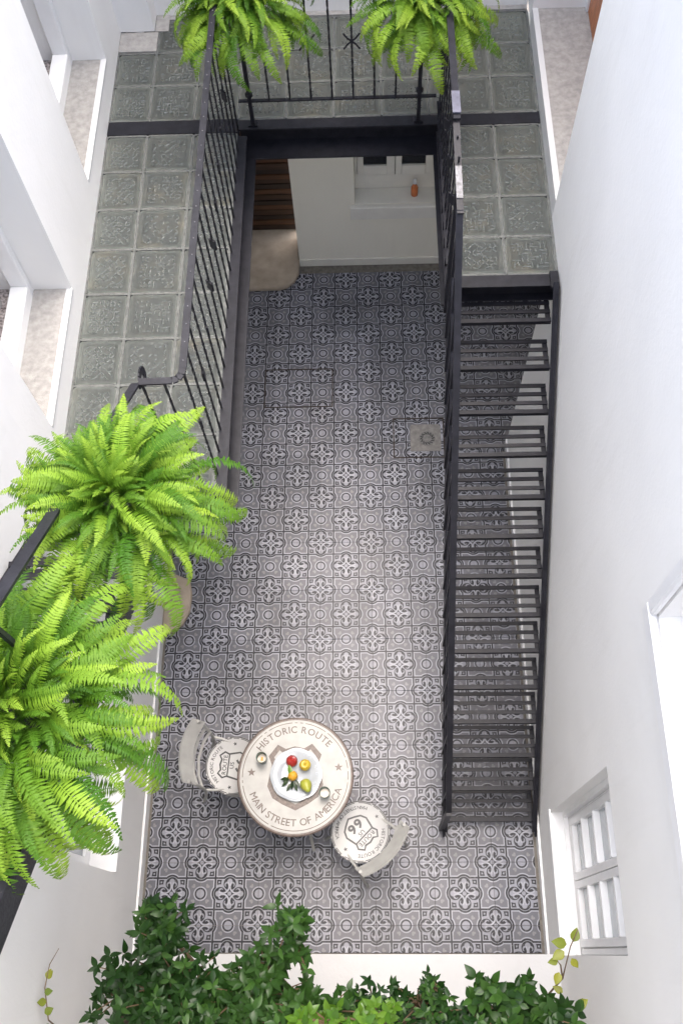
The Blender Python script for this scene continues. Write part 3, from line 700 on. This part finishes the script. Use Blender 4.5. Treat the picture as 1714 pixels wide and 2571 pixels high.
# ------------------------------------------------------------------ bistro table and chairs
def shield(mb, s, z, w): strip(mb, [(x*s, y*s) for x, y in SHIELD], w, z)
TC = (-1.52*U, -20.68*U, 0); TR = 1.86*U; TZ = 3.7*U
tb = thing('bistro_table', 'round cream metal bistro table lettered HISTORIC ROUTE with brown rim', 'table', TC, R(1.5), k=1)
def loc_part(name, mb, mat, parent): o = bpy.data.objects.new(name, mb.mesh(name, mat)); C.objects.link(o); o.parent = parent; return o
mb = MB(1); mb.lathe([(0, -.012), (TR*.97, -.012), (TR*.99, -.020), (TR, -.016), (TR, -.002), (TR*.985, .001), (TR*.93, 0), (0, 0)], 96, (0, 0, TZ)); loc_part('tabletop', mb, 'cream', tb)
mb = MB(1)
mb.lathe([(TR*.957, .0012), (TR*.975, .0022), (TR*.992, .0012), (TR*1.006, -.004), (TR*1.006, -.016)], 96, (0, 0, TZ)); loc_part('rim_band', mb, 'taupe', tb)
mb = MB(1); gaps = {k for k in range(120) if random.random() < .12}; ring(mb, TR*.905, TR*.918, TZ+.0012, 120, gaps); loc_part('rim_line', mb, 'taupe', tb)
LET[:] = [tb, 'taupe']; mb = None; arc_text(mb, 'HISTORIC ROUTE', TR*.735, R(140), R(42), TR*.165, TZ+.0015, bold=.011); arc_text(mb, 'MAIN STREET OF AMERICA', TR*.835, R(204), R(339), TR*.165, TZ+.0015, True, bold=.011)
for a in (R(174), R(9)): mb = MB(1); star(mb, TR*.76*math.cos(a), TR*.76*math.sin(a), TR*.075, TZ+.0015); loc_part('star', mb, 'taupe', tb)
mb = MB(1); shield(mb, TR*.98, TZ+.0013, TR*.10); loc_part('shield_emblem', mb, 'taupe', tb)
for q in range(3):
    a = R(-80+120*q); c_, s_ = math.cos(a), math.sin(a); mb = MB(1)
    mb.tube([(.05*c_, .05*s_, TZ-.02), (.06*c_, .06*s_, .50), (.10*c_, .10*s_, .36), (.20*c_, .20*s_, .18), (.32*c_, .32*s_, .06), (.37*c_, .37*s_, .012), (.40*c_, .40*s_, .012)], .011, 8); loc_part('leg', mb, 'cream', tb)
mb = MB(1); mb.lathe([(.155, .215), (.163, .223), (.155, .231), (.147, .223), (.155, .215)], 32); loc_part('brace_ring', mb, 'cream', tb)
mb = MB(1); mb.lathe([(0, TZ-.022), (.12, TZ-.022), (.12, TZ-.014), (0, TZ-.014)], 24); loc_part('top_plate', mb, 'cream', tb)

def bistro_chair(label, cx, cy, back_dir):
    t = thing('bistro_chair', label, 'chair', (cx*U, cy*U, 0), back_dir-PI/2, 'bistro chairs', k=1)   # local +y points to the backrest
    r = .196; z = .455
    mb = MB(1); mb.lathe([(0, -.01), (r*.96, -.012), (r, -.012), (r*1.0, -.002), (r*.985, .002), (r*.955, 0), (0, 0)], 64, (0, 0, z)); loc_part('seat', mb, 'enamel', t)
    mb = MB(1); gp = {k for k in range(90) if random.random() < .10}; ring(mb, r*.92, r*.945, z+.0014, 90, gp); ring(mb, r*.958, r*.992, z+.0028, 90, {k for k in range(90) if random.random() < .16}); loc_part('rim_line', mb, 'ink', t)
    LET[:] = [t, 'ink']; mb = None; arc_text(mb, 'HISTORIC ROUTE', r*.715, R(138), R(42), r*.165, z+.0014, bold=.009); arc_text(mb, 'MAIN STREET OF AMERICA', r*.83, R(211), R(329), r*.16, z+.0014, True, bold=.009)
    for a in (R(176), R(4)): mb = MB(1); star(mb, r*.74*math.cos(a), r*.74*math.sin(a), r*.075, z+.0014); loc_part('star', mb, 'ink', t)
    em = MB(1); shield(em, r*1.04, z+.0014, r*.06); strip(em, [(-r*.39, r*.19), (r*.39, r*.19)], r*.045, z+.0016, False); em = loc_part('shield_emblem', em, 'ink', t)
    LET[:] = [em, 'ink']; line_text(mb, 'ROUTE', 0, r*.315, r*.20, z+.0017, .012); line_text(mb, 'US', 0, r*.07, r*.20, z+.0017, .012); line_text(mb, '66', 0, -r*.22, r*.42, z+.0017, .035, 1.15)
    # legs: front pair splayed, rear pair rising into the back frame
    for sx in (-1, 1):
        mb = MB(1); mb.tube([(sx*.13, -.10, z-.012), (sx*.15, -.13, .30), (sx*.17, -.17, .012), (sx*.175, -.175, 0)], .010, 8); loc_part('leg', mb, 'cream', t)
        mb = MB(1); mb.tube([(sx*.19, .25, 0), (sx*.185, .20, .22), (sx*.175, .165, z), (sx*.182, .168, .62), (sx*.188, .182, .80), (sx*.19, .20, .885)], .011, 8); loc_part('leg', mb, 'cream', t)
        mb = MB(1); mb.tube([(sx*.176, .165, z+.02), (sx*.17, .10, z+.005), (sx*.15, .02, z-.012)], .009, 6); loc_part('bracket', mb, 'cream', t)
    mb = MB(1); n = 14; vs = []                                                 # broad curved top rail
    for i in range(n+1):
        x = -.20+.40*i/n; b = .05*(1-(x/.20)**2)
        for (dy, dz) in ((-.028, -.045), (-.016, -.052), (.050, .030), (.038, .040)): vs.append((x, .188+b+dy, .87+dz))
    fs = []
    for i in range(n):
        for k in range(4): fs.append((i*4+k, i*4+(k+1) % 4, (i+1)*4+(k+1) % 4, (i+1)*4+k))
    fs += [(0, 1, 2, 3), tuple(n*4+k for k in range(4))[::-1]]; mb.add(vs, fs); mb.smooth = True; loc_part('top_rail', mb, 'cream', t)
    for zz in (.72, .62):
        yy = {.72: .176, .62: .160}[zz]; mb = MB(1)
        mb.tube([(-.185, yy, zz), (-.11, yy+.035, zz), (0, yy+.052, zz), (.11, yy+.035, zz), (.185, yy, zz)], .010, 8); loc_part('back_bar', mb, 'cream', t)
    mb = MB(1); mb.lathe([(.17, .24), (.178, .248), (.17, .256), (.162, .248), (.17, .24)], 32, (0, 0, 0)); loc_part('brace_ring', mb, 'cream', t)
    return t
bistro_chair('cream metal chair tucked in on the left side of the table', -3.72, -20.1, R(175))
bistro_chair('cream metal chair pulled out at the lower right of the table', .52, -22.24, R(-45))

# on the table
PZ = TZ+.003
def tpt(dx, dy): return (TC[0]+dx*TR, TC[1]+dy*TR)
px, py = tpt(.02, .012)
plate = thing('plate', 'white scalloped plate of fruit with grey pattern on the table', 'plate', (px, py, PZ), k=1)
PR = .165
mb = MB(1); sc8 = lambda a, r: 1+.035*(abs(math.cos(4*a))-.5)*(r/PR)**3
mb.lathe([(0, .006), (PR*.52, .006), (PR*.60, .009), (PR*.72, .016), (PR*.98, .022), (PR, .021), (PR*.97, .017), (PR*.7, .010), (PR*.55, 0), (0, 0)], 96, fn=sc8); loc_part('dish', mb, 'porcelain', plate)
mb = MB(1)
for q in range(8):
    a = q*PI/4+.2
    for w_ in range(3):
        b = a+w_*.16-.16; rr0 = PR*(.80+.04*(w_ % 2)); pts = [(rr0*math.cos(b)+.008*math.cos(t*1.2), rr0*math.sin(b)+.008*math.sin(t*1.2)) for t in range(5)]
        strip(mb, pts, .0022, .0212, False)
loc_part('print', mb, 'grey_print', plate)
mb = MB(1); mb.lathe([(PR*.585, .0092), (PR*.595, .0098)], 60); loc_part('well_line', mb, 'grey_print', plate)
def fruit(name, label, cat, dx, dy, prof, mat, tilt=(0, 0, 0), sc=1.0, z=.008):
    x, y = tpt(dx, dy); t = thing(name, label, cat, (x, y, PZ+z), k=1); mb = MB(1); mb.lathe(prof, 28)
    o = loc_part('flesh', mb, mat, t); o.rotation_euler = tilt; o.scale = (sc,)*3; return t, o
apple = [(0, .012), (.012, .004), (.026, .002), (.036, .016), (.039, .034), (.035, .052), (.022, .063), (.010, .062), (0, .054)]
M['red_skin'] = simple('red_apple_skin', (.22, .010, .012), .28, 0, 30, col2=(.36, .035, .025), coord='obj')
M['yellow_skin'] = simple('yellow_apple_skin', (.50, .36, .03), .32, .18, 25, coord='obj')
M['pear_skin'] = simple('pear_skin', (.22, .28, .025), .35, 0, 14, col2=(.38, .34, .05), coord='obj')
M['citrus_skin'] = simple('citrus_skin', (.50, .26, .02), .4, .16, 60, .3, coord='obj')
t, o = fruit('red_apple', 'shiny red apple at the back of the plate', 'apple', -.075, .20, apple, 'red_skin', (R(-20), R(15), 0), .95)
MB(1).tube([(t.location.x, t.location.y, t.location.z+.05), (t.location.x-.003, t.location.y, t.location.z+.07)], .0015, 5).build('stem', 'twig', t)
t, o = fruit('yellow_apple', 'yellow apple on the right side of the plate', 'apple', .175, .16, apple, 'yellow_skin', (0, 0, 0), .95)
MB(1).tube([(t.location.x, t.location.y, t.location.z+.048), (t.location.x+.002, t.location.y+.002, t.location.z+.066)], .002, 5).build('stem', 'twig', t)
pear = [(0, 0), (.018, .002), (.032, .014), (.038, .032), (.034, .052), (.024, .070), (.016, .084), (.009, .092), (0, .094)]
t, o = fruit('pear', 'green pear lying at the front of the plate', 'pear', .16, -.10, pear, 'pear_skin', (R(62), 0, R(25)), 1.0, .036)
t, o = fruit('orange_citrus', 'small orange citrus under dark leaves on the plate', 'citrus', -.035, -.02, [(0, 0), (.015, .001), (.027, .010), (.032, .026), (.028, .042), (.016, .053), (0, .056)], 'citrus_skin', (0, 0, 0), 1.0)
def leaf_mesh(name, L, W, mat, fold=.25, n=5, curl=.2):
    mb = MB(1); vs = []; fs = []
    for i in range(n+1):
        s_ = i/n; w_ = W/2*math.sin(PI*min(1, s_**.75))*(1 if s_ < 1 else 0); z_ = -curl*L*s_*s_
        vs += [(-w_, L*s_, z_+w_*fold), (0, L*s_, z_), (w_, L*s_, z_+w_*fold)]
    for i in range(n):
        a = i*3; fs += [(a, a+1, a+4, a+3), (a+1, a+2, a+5, a+4)]
    mb.add(vs, fs); mb.smooth = True; return mb.mesh(name, mat)
citrus_leaf = leaf_mesh('leaf', .075, .03, 'leaf')
M['leaf_dark'] = leafmat('dark_leaf', (.010, .025, .008), (.03, .06, .012), .1, .35, .5)
dark_leaf = leaf_mesh('leaf', .06, .022, 'leaf_dark'); green_leaf = leaf_mesh('leaf', .075, .032, leafmat('mid_leaf', (.05, .14, .015), (.10, .22, .02), .2, .35, .5))
for (mesh_, dx, dy, rz, rx, z_) in ((green_leaf, -.02, .0, 12, 10, .045), (dark_leaf, -.03, -.02, 110, -15, .03), (dark_leaf, -.06, -.05, 75+60, 0, .02), (dark_leaf, .0, -.06, 170, -10, .03), (dark_leaf, .02, -.08, 200, -5, .025), (dark_leaf, -.06, -.03, 95, -20, .035), (dark_leaf, -.02, -.09, 150, 5, .02), (dark_leaf, .03, -.05, 215, 10, .03)):
    place('leaf', mesh_, t, (dx*TR*1.3, dy*TR*1.3, z_), (R(rx), R(random.uniform(-20, 20)), R(rz)))
for (dx, dy, lab) in ((-.565, .27, 'green-rimmed drinking glass on left of the table beside the brown star'), (.52, -.315, 'green-rimmed drinking glass on the right of the table over the word AMERICA')):
    x, y = tpt(dx, dy); g = thing('drinking_glass', lab, 'glass', (x, y, PZ), k=1)
    mb = MB(1); mb.lathe([(0, 0), (.026, 0), (.029, .004), (.034, .085), (.0355, .09), (.034, .092), (.031, .086), (.027, .010), (0, .008)], 36); loc_part('tumbler', mb, M.setdefault('tumbler', simple('green_glass', (.10, .16, .14), .1, .2, 30, spec=.6)), g)
    mb = MB(1); mb.lathe([(0, .045), (.0295, .045)], 30); loc_part('contents', mb, M.setdefault('drink', simple('pale_drink', (.42, .36, .29), .3, .1, 60, col2=(.55, .50, .44))), g)
    if dx < 0: mb = MB(1); mb.box(-.008, .006, -.014, .010, .046, .05); loc_part('garnish', mb, 'citrus_skin', g)

# ------------------------------------------------------------------ ferns
def frond_mesh(seed, L=.5, e0=60, bend=95, wid=.05, pairs=34):
    rnd = random.Random(seed); mb = MB(1); pts = []; p = Vector((0, 0, 0)); N = 20; a = R(e0); yaw = 0; ywr = rnd.uniform(-.35, .35)
    for i in range(N+1):
        pts.append((p.copy(), a, yaw)); step_ = L/N; p = p+Vector((math.cos(a)*math.cos(yaw), math.cos(a)*math.sin(yaw), math.sin(a)))*step_; a -= R(bend)/N*(.5+1.0*i/N); yaw += ywr/N
    def at(t):
        f = min(t*N, N-1e-4); i = int(f); q = f-i; return pts[i][0].lerp(pts[i+1][0], q), pts[i][1], pts[i][2]
    for k in range(pairs):
        t = .10+.90*(k+.5)/pairs; q, ang, yw = at(t)
        w = wid*min(1, .35+t*3.2)*(1-max(0, (t-.45)/.55)**1.6*.93); bw = L*.9/pairs*.98
        d = Vector((math.cos(ang)*math.cos(yw), math.cos(ang)*math.sin(yw), math.sin(ang))); side = Vector((-math.sin(yw), math.cos(yw), 0)); up = side.cross(d)*-1
        if up.z < 0 and abs(d.z) < .9: up = -up
        for s_ in (-1, 1):
            dirv = (side*s_+d*(.22+rnd.uniform(-.12, .18))+up*rnd.uniform(-.30, .12)).normalized(); ww = w*rnd.uniform(.85, 1.08)
            b0 = q+d*rnd.uniform(-.2, .2)*bw; tip = b0+dirv*ww-up*ww*.15; m1 = b0+dirv*ww*.45+d*bw*.48+up*ww*.04; m0 = b0+dirv*ww*.38-d*bw*.48+up*ww*.04
            mb.add([b0-d*bw*.25, m0, tip, m1, b0+d*bw*.25], [(0, 1, 2, 3, 4)] if s_ > 0 else [(4, 3, 2, 1, 0)])
    me_l = len(mb.f)
    mb.tube([pts[i][0] for i in range(0, N+1, 2)], [.0022*(1-.8*i/N)+.0003 for i in range(0, N+1, 2)], 3, False)
    mb.smooth = False
    me = mb.mesh('frond', 'frond'); return me
FR = {'up': [frond_mesh(s_, .40, 82, 70) for s_ in range(5)], 'mid': [frond_mesh(10+s_, .46, 62, 105) for s_ in range(6)],
      'low': [frond_mesh(20+s_, .50, 38, 100) for s_ in range(6)], 'hang': [frond_mesh(30+s_, .54, 20, 145) for s_ in range(6)]}
def fern(label, x, y, z, size, n, kinds, azim=None, squash=1.0):
    t = thing('fern', label, 'fern', (x, y, z)); ga = 2.39996
    mb = MB(1); mb.lathe([(0, -.20), (.085, -.20), (.12, -.02), (.128, -.02), (.128, 0), (.115, 0), (.11, -.03), (0, -.03)], 28); loc_part('pot', mb, 'pot', t)
    mb = MB(1); mb.lathe([(.128, -.03), (.133, -.026), (.128, -.022)], 28); mb.tube([(-.128, 0, -.025), (-.15, 0, .03), (-.19, 0, .035)], .004, 6); loc_part('wire_hanger', mb, 'wire', t)
    rm = .25*size
    fill = MB(1); from_e = __import__('mathutils').Euler
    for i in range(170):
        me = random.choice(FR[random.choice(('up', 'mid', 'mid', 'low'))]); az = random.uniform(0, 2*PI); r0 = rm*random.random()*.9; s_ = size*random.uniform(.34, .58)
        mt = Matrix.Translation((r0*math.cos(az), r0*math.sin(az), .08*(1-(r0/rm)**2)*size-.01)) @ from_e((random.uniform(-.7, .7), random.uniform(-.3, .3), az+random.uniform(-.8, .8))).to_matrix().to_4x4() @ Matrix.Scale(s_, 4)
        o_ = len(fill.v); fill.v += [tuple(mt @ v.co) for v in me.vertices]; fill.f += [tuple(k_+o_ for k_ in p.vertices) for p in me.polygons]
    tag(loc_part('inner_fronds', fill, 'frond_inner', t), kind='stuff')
    for i in range(n):
        f = (i+.5)/n; kn = kinds[min(int(f*len(kinds)), len(kinds)-1)]; me = random.choice(FR[kn])
        az = i*ga+random.uniform(-.5, .5)
        if azim: az = azim[0]+random.uniform(-1, 1)*azim[1] if random.random() < azim[2] else az
        r0 = rm*min(1, max(0, f**.6+random.uniform(-.30, .10))); a0 = az+random.uniform(-.7, .7); s_ = size*(.50+.24*f)*random.uniform(.62, 1.22)
        z0 = .13*(1-(r0/rm)**2)*size+random.uniform(-.05, .03)-.05*f
        place('frond', me, t, (r0*math.cos(a0), r0*math.sin(a0), z0), (random.uniform(-.7, .7), random.uniform(-.35, .30), az+random.uniform(-.35, .35)), (s_, s_*random.uniform(1.0, 1.5), s_))
    return t
fern('bushy bright green fern overhanging the end of left walkway', -3.3, -18.75, 20.2, .84, 290, ['up', 'up', 'up', 'mid', 'mid', 'mid', 'low', 'low', 'hang', 'hang', 'hang'])
fern('largest bright green fern, nearest the viewer at left edge', -4.35, -22.6, 20.9, 1.0, 295, ['up', 'up', 'up', 'mid', 'mid', 'mid', 'low', 'low', 'hang', 'hang', 'hang'])
fern('trailing green fern hung on the left end of the far railing', -2.4, -1.6, 16.8, .93, 240, ['up', 'mid', 'mid', 'low', 'low', 'hang', 'hang', 'hang'], (R(-90), 1.4, .5))
fern('trailing green fern hung on the right end of the far railing', 2.65, -1.6, 16.8, .93, 240, ['up', 'mid', 'mid', 'low', 'low', 'hang', 'hang', 'hang'], (R(-90), 1.4, .5))

# ------------------------------------------------------------------ shrubs in the near planter
LM = [leaf_mesh('leaf', .066, .030, 'leaf', .20, 5, c_) for c_ in (.05, .2, .35)]
LB = [leaf_mesh('leaf', .058, .033, 'leaf_bright', .2, 5, c_) for c_ in (.1, .25)]
LG = [leaf_mesh('leaf', .076, .042, 'leaf', .2, 6, c_) for c_ in (.1, .25)]
LY = [leaf_mesh('leaf', .075, .052, 'leaf_yellow', .3, 5, c_) for c_ in (.1, .25)]
def shrub(label, clumps, meshes, own=140, whorl=(4, 6), lsize=1.0, base=None):
    """clumps: (x, y, z, rx, ry, rz, number of twig tips) in cells"""
    rnd = random.Random(label); cx = sum(c[0] for c in clumps)/len(clumps); bx, by = base if base else (cx, -27.9)
    t = thing('shrub', label, 'shrub', (bx, by, 1.7)); wl_ = Vector(world_loc(t)); root = Vector((bx, by, 1.7))
    leaves = []; stems = MB(); 
    for (x, y, z, rx, ry, rz, n) in clumps:
        hub = Vector((x, y, z-rz*.9)); stems.tube([root+Vector((rnd.uniform(-.3, .3), rnd.uniform(-.2, .2), 0)), root.lerp(hub, .5)+Vector((rnd.uniform(-.4, .4), .2, 0)), hub], [.09, .07, .05], 6)
        for q in range(int(n*1.6)):
            while True:
                d = Vector((rnd.uniform(-1, 1), rnd.uniform(-1, 1), rnd.uniform(-1, 1)))
                if .25 < d.length < 1: break
            d = d*(d.length**-.45) if rnd.random() < .6 else d
            if rnd.random() < .22: d = d.normalized()*rnd.uniform(1.05, 1.6)
            tip = Vector((x+d.x*rx, y+d.y*ry, z+d.z*rz)); midp = hub.lerp(tip, .55)+Vector((rnd.uniform(-.15, .15), rnd.uniform(-.15, .15), .05))
            stems.tube([hub.lerp(midp, .3), midp, tip], [.03, .022, .012], 4, False)
            k = rnd.randint(*whorl); a0 = rnd.uniform(0, 6.28); ax = (tip-midp).normalized()
            for m_ in range(k+2):
                back = 0 if m_ < k else rnd.uniform(.2, .6)
                pos = tip.lerp(midp, back)*U; a = a0+m_*2.4; el = rnd.uniform(-.45, 1.0)
                leaves.append((pos, (el, rnd.uniform(-.65, .65), a+rnd.uniform(-.5, .5)), rnd.uniform(.5, 1.12)*lsize, rnd.choice(meshes)))
    stems.build('stem', 'twig', t)
    rnd.shuffle(leaves); leaves.sort(key=lambda q: -q[0].z)
    for pos, rot, s_, me in leaves[:own]: place('leaf', me, t, tuple(pos-wl_), rot, s_)
    mb = MB(1); vs = []; fs = []
    from mathutils import Euler
    for pos, rot, s_, me in leaves[own:]:
        mt = Matrix.Translation(pos) @ Euler(rot).to_matrix().to_4x4() @ Matrix.Scale(s_, 4); o_ = len(mb.v)
        mb.v += [tuple(mt @ v.co) for v in me.vertices]; mb.f += [tuple(i+o_ for i in p.vertices) for p in me.polygons]
    if mb.f:
        mb.smooth = True; o = mb.build('foliage', meshes[0].materials[0], t); tag(o, kind='stuff')
    return t
shrub('dark green shrub at lower left with one tall leafy peak', [(-4.2, -25.35, 10.0, .5, .62, .9, 36), (-4.0, -26.75, 9.4, 1.25, .75, 1.1, 90), (-5.2, -26.6, 9.0, .6, .6, .8, 26), (-2.9, -27.2, 9.5, 1.0, .7, 1.1, 60)], LM, 170)
shrub('dark green shrub at bottom left of centre with two upright sprigs', [(-1.9, -26.85, 9.6, 1.0, .62, 1.0, 70), (-.95, -25.5, 10.4, .42, .65, .8, 22), (-1.6, -26.1, 10.0, .45, .42, .6, 16), (-.6, -27.3, 10, 1.2, .55, 1.1, 70)], LM, 170)
shrub('bright lime green shrub at the bottom centre', [(.0, -27.25, 11.6, .8, .28, .5, 20), (.85, -27.15, 11.5, .45, .28, .4, 10)], LB, 110, (4, 5), 1.0)
shrub('dark small-leaved shrub at bottom right of centre', [(.9, -27.0, 9.6, .5, .42, .8, 26), (2.0, -27.05, 9.4, .8, .42, .8, 44), (2.3, -26.6, 9.8, .22, .34, .4, 7), (3.1, -27.3, 9.3, .6, .4, .8, 18)], LM, 150, (4, 6), .75)
shrub('glossy broad-leaved shrub in the bottom right corner', [(4.3, -26.95, 9.6, .8, .42, .8, 20), (3.5, -26.65, 9.8, .35, .3, .4, 6), (5.1, -27.2, 9.4, .5, .45, .7, 12)], LG, 150, (4, 5), 1.0)
def sprig(name, label, pts, leaves, mats, r=.02, extra=()):
    t = thing(name, label, 'plant', pts[0]); wl_ = Vector(world_loc(t)); mb = MB(); mb.tube(pts, [r*(1-.7*i/(len(pts)-1)) for i in range(len(pts))], 6)
    for e in extra: mb.tube(e, [r*.7, r*.5, r*.3][:len(e)], 5)
    mb.build('stem', 'twig', t)
    for (p, rot, s_) in leaves: place('leaf', random.choice(mats), t, tuple(Vector(p)*U-wl_), tuple(R(a) for a in rot), s_)
sprig('sapling', 'thin yellowing sprig rising beside the right casement window', [(5.3, -27.9, 1.7), (5.45, -27.0, 6), (5.52, -26.4, 9), (5.60, -25.7, 10), (5.75, -25.35, 10.3)],
      [((5.52, -25.65, 10), (10, 0, 80), 1.0), ((5.45, -25.8, 10), (0, 10, 120), .95), ((5.66, -25.6, 10.1), (10, 0, -20), .9), ((5.3, -26.0, 9.9), (10, 0, 100), .7), ((5.62, -25.95, 9.9), (-10, 20, -150), .7), ((5.35, -26.25, 9.6), (0, 0, 160), .8), ((5.7, -27.0, 9.5), (5, 0, -60), .9), ((5.5, -26.7, 9), (5, 0, 60), .7)], LY, .035,
      extra=([(5.52, -26.4, 9), (5.4, -26.1, 9.6), (5.28, -26.0, 9.9)],))
sprig('creeper', 'thin creeper with round leaves climbing the left wall at the bottom', [(-6.6, -28.6, 1.7), (-6.75, -28.0, 7), (-6.8, -27.3, 9.5), (-6.85, -26.6, 9.9), (-6.8, -26.1, 9.9), (-6.62, -25.75, 9.9)],
      [((-6.85, -27.15, 9.7), (0, 0, -60), .62), ((-6.8, -26.9, 9.8), (0, 0, 95), .62), ((-6.85, -26.7, 9.9), (0, 0, -80), .55), ((-6.85, -26.4, 9.9), (0, 0, -40), .6), ((-6.8, -26.35, 9.9), (0, 0, -15), .45), ((-6.85, -27.5, 9.6), (0, 0, -70), .65)], [leaf_mesh('leaf', .075, .062, 'leaf_yellow', .15, 6, .05)], .025)
